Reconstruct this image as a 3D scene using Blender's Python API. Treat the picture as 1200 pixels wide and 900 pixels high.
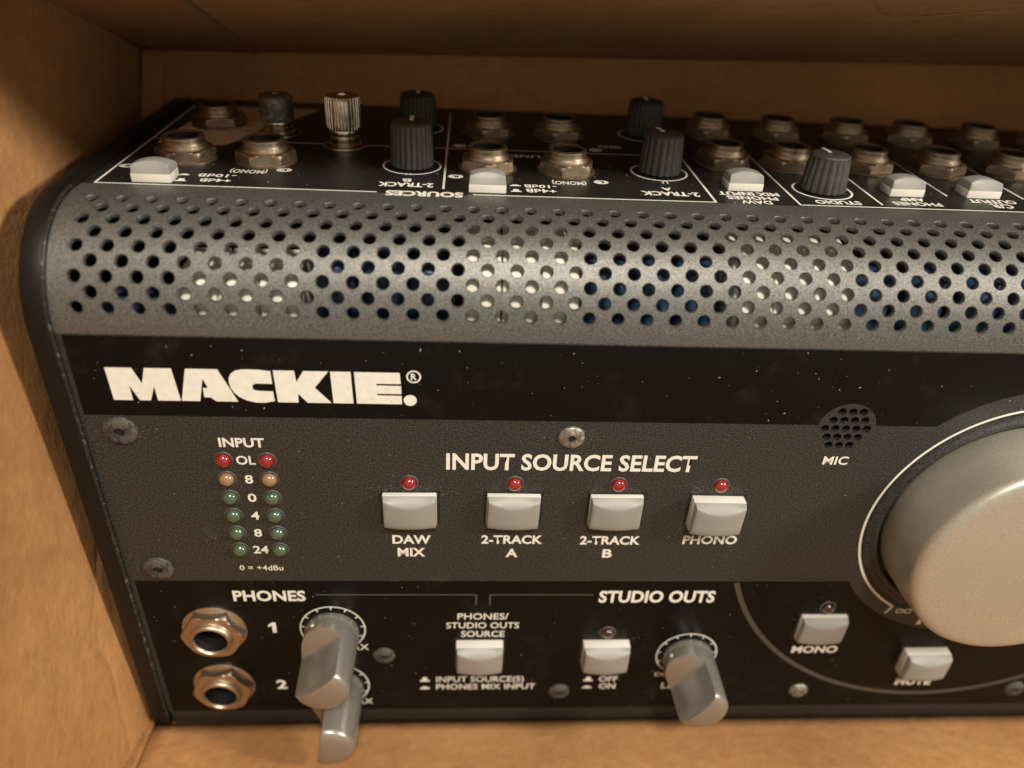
import bpy, bmesh, math, random
from mathutils import Vector, Matrix
MM = 0.001
TILT = math.radians(34.6)          # the controller leans back on its base by this angle
random.seed(7)
for o in list(bpy.data.objects): bpy.data.objects.remove(o)
SC = bpy.context.scene; COL = SC.collection
# ------------------------------------------------------------------ camera
cd = bpy.data.cameras.new('camera'); cam = bpy.data.objects.new('camera', cd); COL.objects.link(cam)
cam.matrix_world = Matrix(((0.99789262, -0.0171304, -0.06258485, 66.846*MM),
                           (0.01449515, 0.99899892, -0.04232086, -12.568*MM),
                           (0.06324717, 0.0413245, 0.99714196, (130.694+60.6)*MM), (0, 0, 0, 1)))
cd.lens = 27.2566; cd.sensor_width = 36; cd.clip_start = 0.005; cd.clip_end = 20
cd.dof.use_dof = True; cd.dof.focus_distance = 0.146; cd.dof.aperture_fstop = 8.8
SC.camera = cam
# ------------------------------------------------------------------ light of the room
w = bpy.data.worlds.new('World'); SC.world = w; w.use_nodes = True
bg = w.node_tree.nodes['Background']; bg.inputs[0].default_value = (1.0, 0.88, 0.72, 1); bg.inputs[1].default_value = 0.50
def ceiling_lamp(ax, au, energy, size, dist=1.25):
    '''a warm round lamp; ax / au = degrees to the right / beyond the far wall, seen from the box'''
    ld = bpy.data.lights.new('ceiling_lamp', 'AREA'); ld.shape = 'DISK'; ld.size = size; ld.energy = energy; ld.color = (1.0, 0.915, 0.775)
    lamp = bpy.data.objects.new('ceiling_lamp', ld); COL.objects.link(lamp)
    d = Vector((math.tan(math.radians(ax)), math.tan(math.radians(au)), 1)).normalized()
    lamp.location = Vector((0.08, 0.0, 0.04))+d*dist
    lamp.rotation_euler = (-d).to_track_quat('-Z', 'Y').to_euler()
ceiling_lamp(4, 19, 15.5, .20)
ceiling_lamp(56, 19, 13, .16)
SC.view_settings.view_transform = 'Standard'; SC.view_settings.look = 'None'
SC.view_settings.exposure = 0; SC.view_settings.gamma = 1
SC.render.resolution_x = 1024; SC.render.resolution_y = 768

# ------------------------------------------------------------------ materials
def mat(name, col, rough=0.5, metal=0.0, noise=None, bump=None, coat=0, emis=None, trans=0, spec=None, wear=None):
    """noise=(scale, amount) colour grain; bump=(scale, strength, dist mm); wear=(scale, colour, threshold)"""
    m = bpy.data.materials.new(name); m.use_nodes = True; nt = m.node_tree; N = nt.nodes; L = nt.links
    b = N['Principled BSDF']; b.inputs['Base Color'].default_value = (*col, 1); b.inputs['Roughness'].default_value = rough
    b.inputs['Metallic'].default_value = metal
    if spec is not None: b.inputs['Specular IOR Level'].default_value = spec
    if coat: b.inputs['Coat Weight'].default_value = coat; b.inputs['Coat Roughness'].default_value = 0.12
    if trans: b.inputs['Transmission Weight'].default_value = trans
    tc = N.new('ShaderNodeTexCoord'); last = None
    if noise:
        n = N.new('ShaderNodeTexNoise'); n.inputs['Scale'].default_value = noise[0]; n.inputs['Detail'].default_value = 6
        L.new(tc.outputs['Object'], n.inputs['Vector'])
        r = N.new('ShaderNodeMapRange'); r.inputs[1].default_value = .3; r.inputs[2].default_value = .7
        r.inputs[3].default_value = 1-noise[1]; r.inputs[4].default_value = 1+noise[1]; L.new(n.outputs[0], r.inputs[0])
        mx = N.new('ShaderNodeVectorMath'); mx.operation = 'SCALE'; mx.inputs[0].default_value = col
        L.new(r.outputs[0], mx.inputs['Scale']); last = mx.outputs[0]; L.new(last, b.inputs['Base Color'])
    if wear:
        n = N.new('ShaderNodeTexNoise'); n.inputs['Scale'].default_value = wear[0]; n.inputs['Detail'].default_value = 8
        n.inputs['Roughness'].default_value = .7
        L.new(tc.outputs['Object'], n.inputs['Vector'])
        r = N.new('ShaderNodeMapRange'); r.inputs[1].default_value = wear[2]; r.inputs[2].default_value = wear[2]+.12
        r.inputs[4].default_value = wear[3] if len(wear) > 3 else .6
        L.new(n.outputs[0], r.inputs[0])
        mx = N.new('ShaderNodeMix'); mx.data_type = 'RGBA'; L.new(r.outputs[0], mx.inputs[0])
        if last: L.new(last, mx.inputs[6])
        else: mx.inputs[6].default_value = (*col, 1)
        mx.inputs[7].default_value = (*wear[1], 1); L.new(mx.outputs[2], b.inputs['Base Color'])
        mr = N.new('ShaderNodeMapRange'); mr.inputs[3].default_value = rough; mr.inputs[4].default_value = .8
        L.new(r.outputs[0], mr.inputs[0]); L.new(mr.outputs[0], b.inputs['Roughness'])
    if bump:
        n = N.new('ShaderNodeTexNoise'); n.inputs['Scale'].default_value = bump[0]; n.inputs['Detail'].default_value = 4
        L.new(tc.outputs['Object'], n.inputs['Vector'])
        bp = N.new('ShaderNodeBump'); bp.inputs['Strength'].default_value = bump[1]; bp.inputs['Distance'].default_value = bump[2]*MM
        L.new(n.outputs[0], bp.inputs['Height']); L.new(bp.outputs[0], b.inputs['Normal'])
    return m
def cardboard(name, axis, col=(.50, .262, .108), dark=(.30, .145, .052)):
    m = bpy.data.materials.new(name); m.use_nodes = True; nt = m.node_tree; N = nt.nodes; L = nt.links
    b = N['Principled BSDF']; b.inputs['Roughness'].default_value = .8; b.inputs['Specular IOR Level'].default_value = .25
    tc = N.new('ShaderNodeTexCoord')
    def noise(scale, det, mul=(1, 1, 1), rgh=.6):
        mp = N.new('ShaderNodeMapping'); mp.inputs['Scale'].default_value = mul; L.new(tc.outputs['Object'], mp.inputs[0])
        n = N.new('ShaderNodeTexNoise'); n.inputs['Scale'].default_value = scale; n.inputs['Detail'].default_value = det
        n.inputs['Roughness'].default_value = rgh; L.new(mp.outputs[0], n.inputs[0]); return n.outputs[0]
    cloud = noise(22, 7); fib = noise(420, 6, (1, .7, 1)); stain = noise(45, 8, rgh=.75)
    cr = N.new('ShaderNodeValToRGB'); cr.color_ramp.elements[0].position = .25; cr.color_ramp.elements[1].position = .7
    cr.color_ramp.elements[0].color = (*dark, 1); cr.color_ramp.elements[1].color = (*col, 1); L.new(cloud, cr.inputs[0])
    st = N.new('ShaderNodeMapRange'); st.inputs[1].default_value = .50; st.inputs[2].default_value = .72; st.inputs[4].default_value = .65
    L.new(stain, st.inputs[0])
    m1 = N.new('ShaderNodeMix'); m1.data_type = 'RGBA'; L.new(st.outputs[0], m1.inputs[0]); L.new(cr.outputs[0], m1.inputs[6])
    m1.inputs[7].default_value = (.27, .14, .055, 1)
    fr = N.new('ShaderNodeMapRange'); fr.inputs[1].default_value = .3; fr.inputs[2].default_value = .7; fr.inputs[3].default_value = .90; fr.inputs[4].default_value = 1.09
    L.new(fib, fr.inputs[0])
    sc = N.new('ShaderNodeVectorMath'); sc.operation = 'SCALE'; L.new(m1.outputs[2], sc.inputs[0]); L.new(fr.outputs[0], sc.inputs['Scale'])
    L.new(sc.outputs[0], b.inputs['Base Color'])
    # corrugation shows faintly through the liner, plus soft dents
    wv = N.new('ShaderNodeTexWave'); wv.bands_direction = axis; wv.inputs['Scale'].default_value = 38; wv.inputs['Distortion'].default_value = .6
    L.new(tc.outputs['Object'], wv.inputs[0])
    a1 = N.new('ShaderNodeMath'); a1.operation = 'MULTIPLY'; a1.inputs[1].default_value = .10; L.new(wv.outputs['Fac'], a1.inputs[0])
    dent = noise(9, 3); a2 = N.new('ShaderNodeMath'); a2.operation = 'MULTIPLY_ADD'; a2.inputs[1].default_value = 5.0
    L.new(dent, a2.inputs[0]); L.new(a1.outputs[0], a2.inputs[2])
    a3 = N.new('ShaderNodeMath'); a3.operation = 'MULTIPLY_ADD'; a3.inputs[1].default_value = .16; L.new(fib, a3.inputs[0]); L.new(a2.outputs[0], a3.inputs[2])
    a4 = N.new('ShaderNodeMath'); a4.operation = 'MULTIPLY_ADD'; a4.inputs[1].default_value = .9; L.new(stain, a4.inputs[0]); L.new(a3.outputs[0], a4.inputs[2])
    vo = N.new('ShaderNodeTexVoronoi'); vo.feature = 'DISTANCE_TO_EDGE'; vo.inputs['Scale'].default_value = 11
    ds = N.new('ShaderNodeVectorMath'); ds.operation = 'SCALE'; ds.inputs['Scale'].default_value = .05
    nz = N.new('ShaderNodeTexNoise'); nz.inputs['Scale'].default_value = 25; nz.inputs['Detail'].default_value = 5; L.new(tc.outputs['Object'], nz.inputs[0])
    L.new(nz.outputs['Color'], ds.inputs[0]); da = N.new('ShaderNodeVectorMath'); L.new(tc.outputs['Object'], da.inputs[0]); L.new(ds.outputs[0], da.inputs[1]); L.new(da.outputs[0], vo.inputs[0])
    vm = N.new('ShaderNodeMapRange'); vm.inputs[2].default_value = .035; vm.inputs[3].default_value = -.35; vm.inputs[4].default_value = 0; L.new(vo.outputs[0], vm.inputs[0])
    mk = N.new('ShaderNodeMapRange'); mk.inputs[1].default_value = .48; mk.inputs[2].default_value = .60; L.new(cloud, mk.inputs[0])
    vk = N.new('ShaderNodeMath'); vk.operation = 'MULTIPLY'; L.new(vm.outputs[0], vk.inputs[0]); L.new(mk.outputs[0], vk.inputs[1])
    a5 = N.new('ShaderNodeMath'); a5.operation = 'ADD'; L.new(a4.outputs[0], a5.inputs[0]); L.new(vk.outputs[0], a5.inputs[1]); a4 = a5
    bp = N.new('ShaderNodeBump'); bp.inputs['Strength'].default_value = .7; bp.inputs['Distance'].default_value = .9*MM
    L.new(a4.outputs[0], bp.inputs['Height']); L.new(bp.outputs[0], b.inputs['Normal'])
    return m
M = dict(
    panel=mat('grey_metallic_powder_coat', (.034, .033, .030), .5, .3, noise=(3300, 1.0), bump=(3800, .5, .06), wear=(60, (.10, .095, .08), .62, .4)),
    cover=mat('silver_grey_metallic_coat', (.150, .148, .140), .50, .72, noise=(4000, .6), bump=(4000, .45, .05)),
    gloss=mat('gloss_black_print', (.0045, .004, .0035), .32, 0, spec=.12, wear=(90, (.012, .0105, .008), .55, .7), bump=(2500, .06, .03)),
    topblack=mat('satin_black_print', (.014, .013, .012), .38, 0, spec=.3, noise=(2500, .4), wear=(260, (.05, .045, .035), .64, .5)),
    side=mat('black_side_paint', (.0055, .005, .0045), .42, 0, spec=.28, noise=(1500, .3), wear=(420, (.06, .055, .045), .68, .5), bump=(2200, .3, .05)),
    lip=mat('dark_grey_lip_paint', (.022, .020, .017), .45, .2, noise=(2000, .4)),
    edge=mat('worn_metal_edge', (.030, .028, .024), .35, .4, wear=(900, (.20, .185, .155), .55, .8)),
    inside=mat('interior_black', (.006, .006, .006), .8),
    white=mat('white_print', (.70, .68, .62), .55, noise=(700, .06)),
    dim=mat('grey_print', (.060, .054, .045), .5, noise=(900, .15)),
    cap=mat('light_grey_button_plastic', (.245, .24, .222), .45, noise=(300, .04), bump=(1500, .08, .04)),
    capw=mat('pale_button_base_plastic', (.58, .56, .51), .4),
    red=mat('red_led_lens', (.23, .004, .005), .12, coat=1, spec=.7),
    amber=mat('amber_led_lens', (.26, .15, .08), .15, coat=1, spec=.7),
    green=mat('green_led_lens', (.045, .09, .055), .15, coat=1, spec=.7),
    offled=mat('dark_red_led_lens', (.03, .008, .004), .15, coat=1, spec=.7),
    ledrim=mat('led_rim_plastic', (.05, .045, .038), .45),
    nickel=mat('nickel_plate', (.50, .41, .31), .40, 1.0, noise=(400, .12), bump=(900, .12, .05)),
    shaded_aged=mat('shaded_aged_nickel', (.36, .29, .21), .42, .95, noise=(300, .25), bump=(700, .3, .08), wear=(200, (.22, .17, .12), .52, .7)),  # top sockets: their shadow put into a darker nickel colour, with mottled tarnish
    nickel2=mat('brushed_nickel', (.70, .64, .54), .24, 1.0, noise=(800, .2)),
    hole=mat('socket_black', (.004, .004, .004), .6),
    socket=mat('socket_grey_plastic', (.05, .046, .04), .4),
    knob=mat('silver_knob_paint', (.33, .31, .275), .27, .65, noise=(2500, .07), bump=(2500, .1, .03), wear=(500, (.45, .43, .38), .70, .5)),
    bigknob=mat('champagne_silver_knob_paint', (.50, .47, .40), .40, .6, noise=(3800, .16), bump=(3800, .22, .03), wear=(35, (.60, .57, .50), .55, .4)),
    rubber=mat('charcoal_knob_plastic', (.046, .043, .038), .52, noise=(900, .2)),
    screw=mat('dusty_black_screw', (.030, .028, .025), .5, .4, wear=(700, (.11, .10, .085), .42, .85), bump=(1500, .4, .08)),
    screwb=mat('worn_bright_screw', (.20, .19, .17), .4, .7, wear=(800, (.5, .46, .4), .5, .8), bump=(1500, .3, .08)),
    dusts=mat('pale_dust', (.36, .33, .28), .9),
    blue=mat('blue_capacitor_sleeve', (.022, .055, .125), .35, wear=(160, (.10, .15, .22), .60, .7)),
    cwhite=mat('white_component_plastic', (.88, .84, .74), .45),
    board=mat('dark_circuit_board', (.012, .02, .016), .5, noise=(300, .4)),
    label=mat('worn_foil_label', (.72, .62, .44), .5, 0, noise=(300, .25)),
    card_x=cardboard('cardboard_liner', 'X'), card_y=cardboard('cardboard_liner_side', 'Y'),
    cut=mat('cardboard_cut_score', (.22, .12, .05), .9),
)
# ------------------------------------------------------------------ object helpers (all lengths in mm)
ORG = {}
def link(name, me, parent=None, org=(0, 0, 0), kind=None, label=None):
    o = bpy.data.objects.new(name, me); COL.objects.link(o)
    org = Vector(org); ORG[o] = org
    if parent: o.parent = parent; o.location = (org-ORG[parent])*MM
    else: o.location = org*MM
    if kind: o['kind'] = kind
    if label: o['label'] = label
    return o
def mesh(bm, material, smooth=None, name='m'):
    """bmesh in mm -> mesh in m; smooth = angle in degrees above which an edge stays sharp"""
    bmesh.ops.scale(bm, vec=(MM,)*3, verts=bm.verts)
    if smooth is not None:
        for f in bm.faces: f.smooth = True
        for e in bm.edges:
            if len(e.link_faces) == 2 and e.calc_face_angle(0) > math.radians(smooth): e.smooth = False
    me = bpy.data.meshes.new(name); bm.to_mesh(me); bm.free()
    me.materials.append(M[material] if isinstance(material, str) else material)
    return me
def box(bm, c, s, bevel=0, seg=2):
    r = bmesh.ops.create_cube(bm, size=1, matrix=Matrix.Translation(c) @ Matrix.Diagonal((*s, 1)))
    if bevel:
        es = list({e for v in r['verts'] for e in v.link_edges})
        bmesh.ops.bevel(bm, geom=es, offset=bevel, segments=seg, profile=.5, affect='EDGES')
def lathe(bm, prof, n=48, fn=None, caps=(True, True)):
    """prof = [(r, z)...] turned about z; fn(r, z, angle) -> r"""
    rings = []
    for r, z in prof:
        rings.append([bm.verts.new((rr*math.cos(t), rr*math.sin(t), z)) for t in [2*math.pi*k/n for k in range(n)] for rr in [fn(r, z, t) if fn else r]])
    for a, b in zip(rings, rings[1:]):
        for k in range(n): bm.faces.new((a[k], a[(k+1) % n], b[(k+1) % n], b[k]))
    if caps[0]: bm.faces.new(list(reversed(rings[0])))
    if caps[1]: bm.faces.new(rings[-1])
def prism(bm, pts, z0, z1):
    a = [bm.verts.new((x, y, z0)) for x, y in pts]; b = [bm.verts.new((x, y, z1)) for x, y in pts]; n = len(pts)
    bm.faces.new(list(reversed(a))); bm.faces.new(b)
    for k in range(n): bm.faces.new((a[k], a[(k+1) % n], b[(k+1) % n], b[k]))
def flat(bm, pts, z=0):
    vs = [bm.verts.new((x, y, z)) for x, y in pts]; f = bm.faces.new(vs); f.normal_update()
    if f.normal.z < 0: f.normal_flip()
    if len(pts) > 4: bmesh.ops.triangulate(bm, faces=[f])
def circle(c, r, n=32, a0=0, a1=2*math.pi, end=False):
    m = n if not end else n-1
    return [(c[0]+r*math.cos(a0+(a1-a0)*k/m), c[1]+r*math.sin(a0+(a1-a0)*k/m)) for k in range(n)]
def arcband(bm, c, r0, r1, a0, a1, n, z=0):
    o = circle(c, r1, n, a0, a1, True); i = circle(c, r0, n, a0, a1, True)
    vo = [bm.verts.new((x, y, z)) for x, y in o]; vi = [bm.verts.new((x, y, z)) for x, y in i]
    for k in range(n-1): bm.faces.new((vi[k], vo[k], vo[k+1], vi[k+1]))
def strip(bm, a, b, wd, z=0):
    a = Vector(a); b = Vector(b); d = (b-a).normalized(); p = Vector((-d.y, d.x))*wd/2
    flat(bm, [tuple(a-p), tuple(b-p), tuple(b+p), tuple(a+p)], z)
def holed(bm, outer, holes, z=0, depth=0):
    """flat sheet with real holes; depth > 0 adds the hole walls downwards"""
    es = []
    def loop(pts):
        vs = [bm.verts.new((x, y, z)) for x, y in pts]
        return vs, [bm.edges.new((vs[k], vs[(k+1) % len(vs)])) for k in range(len(vs))]
    vs, e = loop(outer); es += e; hl = []
    for h in holes: v, e = loop(h); es += e; hl.append(v)
    r = bmesh.ops.triangle_fill(bm, edges=es, use_beauty=True, normal=(0, 0, 1))
    for f in bm.faces:
        f.normal_update()
        if f.normal.z < 0: f.normal_flip()
    if depth:
        for v in hl:
            b = [bm.verts.new((q.co.x, q.co.y, z-depth)) for q in v]; n = len(v)
            for k in range(n): bm.faces.new((v[k], b[k], b[(k+1) % n], v[(k+1) % n]))
FRONT = Matrix.Identity(4)
TOP = Matrix(((1, 0, 0, 0), (0, 0, 1, 0), (0, -1, 0, 0), (0, 0, 0, 1)))       # local z -> +y of the device, local y -> -z
def R3(m): return m.to_3x3().to_4x4()
# text: one mesh per word, fitted to a measured box
def glyphs(body, bold=.02):
    c = bpy.data.curves.new('t', 'FONT'); c.body = body; c.size = 1; c.offset = bold; c.resolution_u = 3; c.space_character = 1.02
    o = bpy.data.objects.new('t', c); COL.objects.link(o)
    dg = bpy.context.evaluated_depsgraph_get(); dg.update()
    me = bpy.data.meshes.new_from_object(o.evaluated_get(dg)); bm = bmesh.new(); bm.from_mesh(me)
    bpy.data.objects.remove(o); bpy.data.curves.remove(c); bpy.data.meshes.remove(me); return bm
def text(body, x0, x1, y0, y1, parent, surf='front', z=.05, material='white', bold=.02, name='lettering'):
    """front: box in panel x/y. top: x from x1 to x0 (upside down), y0/y1 are device z"""
    bm = glyphs(body, bold)
    xs = [v.co.x for v in bm.verts]; ys = [v.co.y for v in bm.verts]
    if not xs: return
    ax, bx, ay, by = min(xs), max(xs), min(ys), max(ys)
    if '(' in body or ',' in body or '/' in body:      # cap height only
        ay, by = 0.0, .70
    cx, cy = (x0+x1)/2, (y0+y1)/2
    for v in bm.verts:
        u = (v.co.x-ax)/(bx-ax); t = (v.co.y-ay)/(by-ay)
        if surf == 'front': v.co = (x0+u*(x1-x0)-cx, y0+t*(y1-y0)-cy, 0)
        else: v.co = (x1+u*(x0-x1)-cx, 0, y0+t*(y1-y0)-cy)
    bm.normal_update()
    want = Vector((0, 0, 1)) if surf == 'front' else Vector((0, 1, 0))
    for f in bm.faces:
        if f.normal.dot(want) < 0: f.normal_flip()
    org = (cx, cy, z) if surf == 'front' else (cx, H+z, cy)
    return link(name, mesh(bm, material), parent, org)
def tprint(fn, parent, name='border_line', material='white', z=.05):
    """flat print on the top plane; fn draws in (x, -z) coordinates"""
    bm = bmesh.new(); fn(bm); bmesh.ops.transform(bm, matrix=TOP, verts=bm.verts)
    return link(name, mesh(bm, material), parent, (0, H+z, 0))
def fprint(fn, parent, name, material='white', z=.05, label=None):
    bm = bmesh.new(); fn(bm); return link(name, mesh(bm, material), parent, (0, 0, z), label=label)

# ------------------------------------------------------------------ proportions of the device (mm; x right, y up the front panel, z out of it)
XW = 354.6; H = 18.3; RC = 17.8; YS = H-RC; ZTOP = -20.9; ZR = -85.5; YB = -104.5
KX, KY = 177.3, -40.2
a = TILT
def dev_to_world(p): return Vector((p[0], p[1]*math.cos(a)-p[2]*math.sin(a), p[1]*math.sin(a)+p[2]*math.cos(a)+60.6))
rootorg = Vector((XW/2, (H+YB)/2, ZR/2))
root = bpy.data.objects.new('monitor_controller', None); COL.objects.link(root)
ORG[root] = rootorg; root.location = dev_to_world(rootorg)*MM; root.rotation_euler = (TILT, 0, 0)
root.empty_display_size = .05
root['label'] = 'black studio monitor controller with large silver knob, grey perforated vent and square buttons'
root['category'] = 'audio controller'
P = root
# --- front panel
bm = bmesh.new()
MICC = (138.0, -16.9); MR = 5.6
holed(bm, [(0, YB+5), (XW, YB+5), (XW, 0), (0, 0)], [circle(MICC, MR-.35, 40), circle((KX, KY), 28.2, 120)])
front = link('front_panel', mesh(bm, 'panel'), P)
bm = bmesh.new(); lathe(bm, [(28.2, 0), (27.9, -.25), (27.3, -.75), (26.7, -.85), (26.1, -.55), (25.6, -.12), (25.2, .02), (24.9, -.1), (24.6, -.6), (24.5, -2.6), (10, -2.6)], 120, caps=(False, True))
for f in bm.faces: f.normal_flip()
bmesh.ops.recalc_face_normals(bm, faces=bm.faces)
dish = link('knob_recess', mesh(bm, 'panel', 60), P, (KX, KY, 0))
def arc_pts(c, r, a0, a1, n): return circle(c, r, n, a0, a1, True)
def upper(bm):
    yb = -16.1; g = 32.6
    am = math.asin((yb-MICC[1])/MR); ak = math.asin((yb-KY)/g)
    pts = [(.95, 0-.25), (.95, yb)] + arc_pts(MICC, MR, math.pi-am, am, 30) + arc_pts((KX, KY), g, math.pi-ak, ak, 60) + [(XW-1, yb), (XW-1, -.25)]
    flat(bm, pts)
fprint(upper, front, 'gloss_black_band', 'gloss', .02)
def lower(bm):
    yt = -56.85; g = 31.9; ak = math.asin((yt-KY)/g)
    pts = [(1.1, YB+5.2), (1.1, yt)] + arc_pts((KX, KY), g, -math.pi-ak, ak, 50) + [(XW-1, yt), (XW-1, YB+5.2)]
    flat(bm, pts)
fprint(lower, front, 'gloss_black_band', 'gloss', .02, 'lower gloss black band')
# ring around the big knob
def ring(bm):
    arcband(bm, (KX, KY), 28.35, 28.85, math.radians(-58), math.radians(238), 150)
    e = (KX+28.6*math.cos(math.radians(238)), KY+28.6*math.sin(math.radians(238)))
    strip(bm, e, (e[0]-1.1, e[1]-2.2), .45, .01)
    e = (KX+28.6*math.cos(math.radians(-58)), e[1]); strip(bm, e, (e[0]+1.1, e[1]-2.2), .45, .01)
fprint(ring, front, 'scale_ring', 'white', .06)
fprint(lambda b: arcband(b, (KX, KY), 53.9, 55.0, math.radians(198.2), math.radians(341.8), 90), front, 'arc_line', 'dim', .045)
def gl(bm):
    strip(bm, (36.9, -60.9), (70.5, -60.9), .35); strip(bm, (70.33, -61.08), (70.33, -64.0), .35)
fprint(gl, front, 'bracket_line', 'dim', .045)
def gl2(bm):
    strip(bm, (73.1, -60.9), (95.3, -60.9), .35); strip(bm, (73.27, -61.08), (73.27, -64.0), .35)
fprint(gl2, front, 'bracket_line', 'dim', .045)
# lettering, front
T = lambda s, x0, x1, y0, y1, b=.02, z=.05: text(s, x0, x1, y0, y1, front, 'front', z, 'white', b)
def TC(s, xc, wd, yc, h, b=.02, z=.05): return T(s, xc-wd/2, xc+wd/2, yc-h/2, yc+h/2, b, z)
T('INPUT', 23.0, 31.1, -22.8, -20.7, .03)
for k, (s, wd) in enumerate((('OL', 3.5), ('8', 1.5), ('0', 1.6), ('4', 1.6), ('8', 1.5), ('24', 3.0))):
    TC(s, 27.3, wd, -25.75-4.47*k, 2.05, .022)
TC('0 = +4dBu', 26.8, 8.6, -53.1, 1.4, .008)
T('INPUT SOURCE SELECT', 63.9, 111.2, -27.5, -23.55, .028)
for s, xc, wd, yc in (('DAW', 57.1, 7.6, -45.2), ('MIX', 57.0, 5.5, -48.65), ('2-TRACK', 77.1, 12.3, -45.1), ('A', 77.2, 2.4, -48.75), ('2-TRACK', 97.0, 12.3, -45.2), ('B', 96.8, 2.0, -48.8), ('PHONO', 117.5, 11.2, -44.95)):
    TC(s, xc, wd, yc, 2.35, .03)
TC('MIC', 138.1, 4.9, -24.3, 2.0, .02)
T('PHONES', 20.0, 34.8, -62.8, -59.65, .03); fprint(lambda b: flat(b, [(26.9, -72.5), (27.75, -72.5), (27.75, -69.3), (27.0, -69.3), (26.1, -70.1), (26.1, -70.75), (26.9, -70.3)]), front, 'lettering'); TC('2', 26.9, 2.3, -89.9, 3.1, .03)
TC('PHONES/', 71.95, 11.0, -67.5, 1.9, .012); TC('STUDIO OUTS', 71.95, 15.8, -70.35, 1.9, .012); TC('SOURCE', 72.05, 9.5, -73.1, 1.9, .012)
T('INPUT SOURCE(S)', 61.8, 81.9, -89.45, -87.5, .01); T('PHONES MIX INPUT', 61.8, 84.7, -92.15, -90.2, .01)
T('STUDIO OUTS', 96.5, 121.7, -63.3, -59.65, .032); TC('OFF', 101.6, 4.4, -88.7, 2.0, .025); TC('ON', 101.6, 3.9, -91.3, 2.0, .025)
T('MAX', 41.3, 47.1, -78.2, -76.3, .005); T('MAX', 41.3, 47.1, -97.1, -95.2, .005); T('LEVEL', 114.5, 123.0, -92.3, -90.2, .008)

T('MONO', 142.9, 153.6, -79.9, -77.5, .03); T('MUTE', 171.2, 180.0, -91.6, -89.2, .03)
for x, y, up in ((59.2, -88.5, 1), (59.2, -91.2, 0), (96.9, -88.7, 1), (96.9, -91.3, 0)):
    bm = bmesh.new(); h = .75 if up else .15
    flat(bm, [(x-1.1, y-.75), (x+1.1, y-.75), (x+1.1, y-.25), (x+.6, y-.25), (x+.5, y+h), (x-.5, y+h), (x-.6, y-.25), (x-1.1, y-.25)])
    link('button_state_symbol', mesh(bm, 'white'), front, (0, 0, .05))
for x, y, r in ((165.2, -66.0, .85), (113.9, -87.2, .75)):
    def inf(bm):
        pts = []
        for k in range(48):
            t = 2*math.pi*k/48; pts.append((x+2*r*math.cos(t)/(1+math.sin(t)**2), y+2.1*r*math.sin(t)*math.cos(t)/(1+math.sin(t)**2)))
        for k in range(48): strip(bm, pts[k], pts[(k+1) % 48], .3, .0002*k)
    fprint(inf, front, 'infinity_symbol', 'white', .05)
fprint(lambda b: flat(b, [(169.3, -70.3), (170.6, -70.3), (169.9, -67.7)]), front, 'scale_tick', 'white', .05)
# maker's name across the upper band
def logo(bm):
    Y0, Y1 = -12.87, -6.32
    G = [[(6.48, Y1), (10.9, Y1), (12.08, -9.45), (12.98, Y1), (17.45, Y1), (18.0, Y0), (14.13, Y0), (13.98, -10.0), (12.9, Y0), (11.06, Y0), (9.88, -9.9), (9.9, Y0), (6.70, Y0)],
         [(34.37, -6.34), (37.94, -6.34), (38.11, -8.65), (39.49, -6.36), (43.72, -6.36), (41.16, -9.71), (43.85, -12.86), (39.69, -12.86), (38.2, -11.03), (38.09, -12.86), (34.55, -12.86)],
         [(44.0, -6.37), (47.48, -6.37), (47.62, Y0), (44.15, Y0)],
         [(48.07, -6.38), (55.85, -6.40), (56.0, -8.67), (51.76, -8.69), (51.78, -9.03), (56.03, -9.06), (56.05, -10.75), (51.85, -10.76), (51.86, -11.08), (56.08, -11.11), (56.1, -12.9), (48.22, Y0)]]
    for g in G: flat(bm, g)
    # the A with its low notch
    flat(bm, [(18.12, Y0), (19.75, Y1), (25.1, Y1), (27.75, Y0), (24.05, Y0), (23.15, -12.07), (22.07, -12.05), (22.12, -10.12), (22.98, -10.12), (22.35, -8.25), (21.25, Y0)], 0)
    flat(bm, [(33.94, -6.5), (32.1, -6.27), (30.54, -6.23), (29.2, -6.26), (28.1, -6.5), (27.25, -7.1), (26.8, -8.0), (26.68, -9.0), (26.85, -10.0), (27.3, -11.0), (28.1, -11.9), (29.19, -12.55), (30.73, -12.98), (32.35, -13.0), (34.05, -12.62), (33.95, -10.6), (31.84, -10.54), (31.0, -10.48), (30.62, -10.2), (30.52, -9.75), (30.66, -9.35), (31.05, -9.1), (31.6, -9.05), (33.98, -9.07)], .01)
    flat(bm, circle((57.55, -12.05), 1.15, 24))
    arcband(bm, (58.25, -7.15), 1.0, 1.28, 0, 2*math.pi, 28)
fprint(logo, front, 'logo_lettering', 'white', .05)
T('R', 57.75, 58.75, -7.8, -6.5, .03)
# --- mic grille
bm = bmesh.new(); hs = []
for j, n in enumerate((3, 4, 5, 4, 3)):
    for k in range(n): hs.append(circle((-.15*(j-2)+(k-(n-1)/2)*2.0, (2-j)*1.9), .82, 14))
holed(bm, circle((0, 0), MR-.36, 40), hs, 0, 1.3)
g = link('microphone_grille', mesh(bm, 'panel'), P, (*MICC, 0))
bm = bmesh.new(); flat(bm, circle((0, 0), MR, 30)); link('backing', mesh(bm, 'hole'), g, (*MICC, -1.35))
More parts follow.
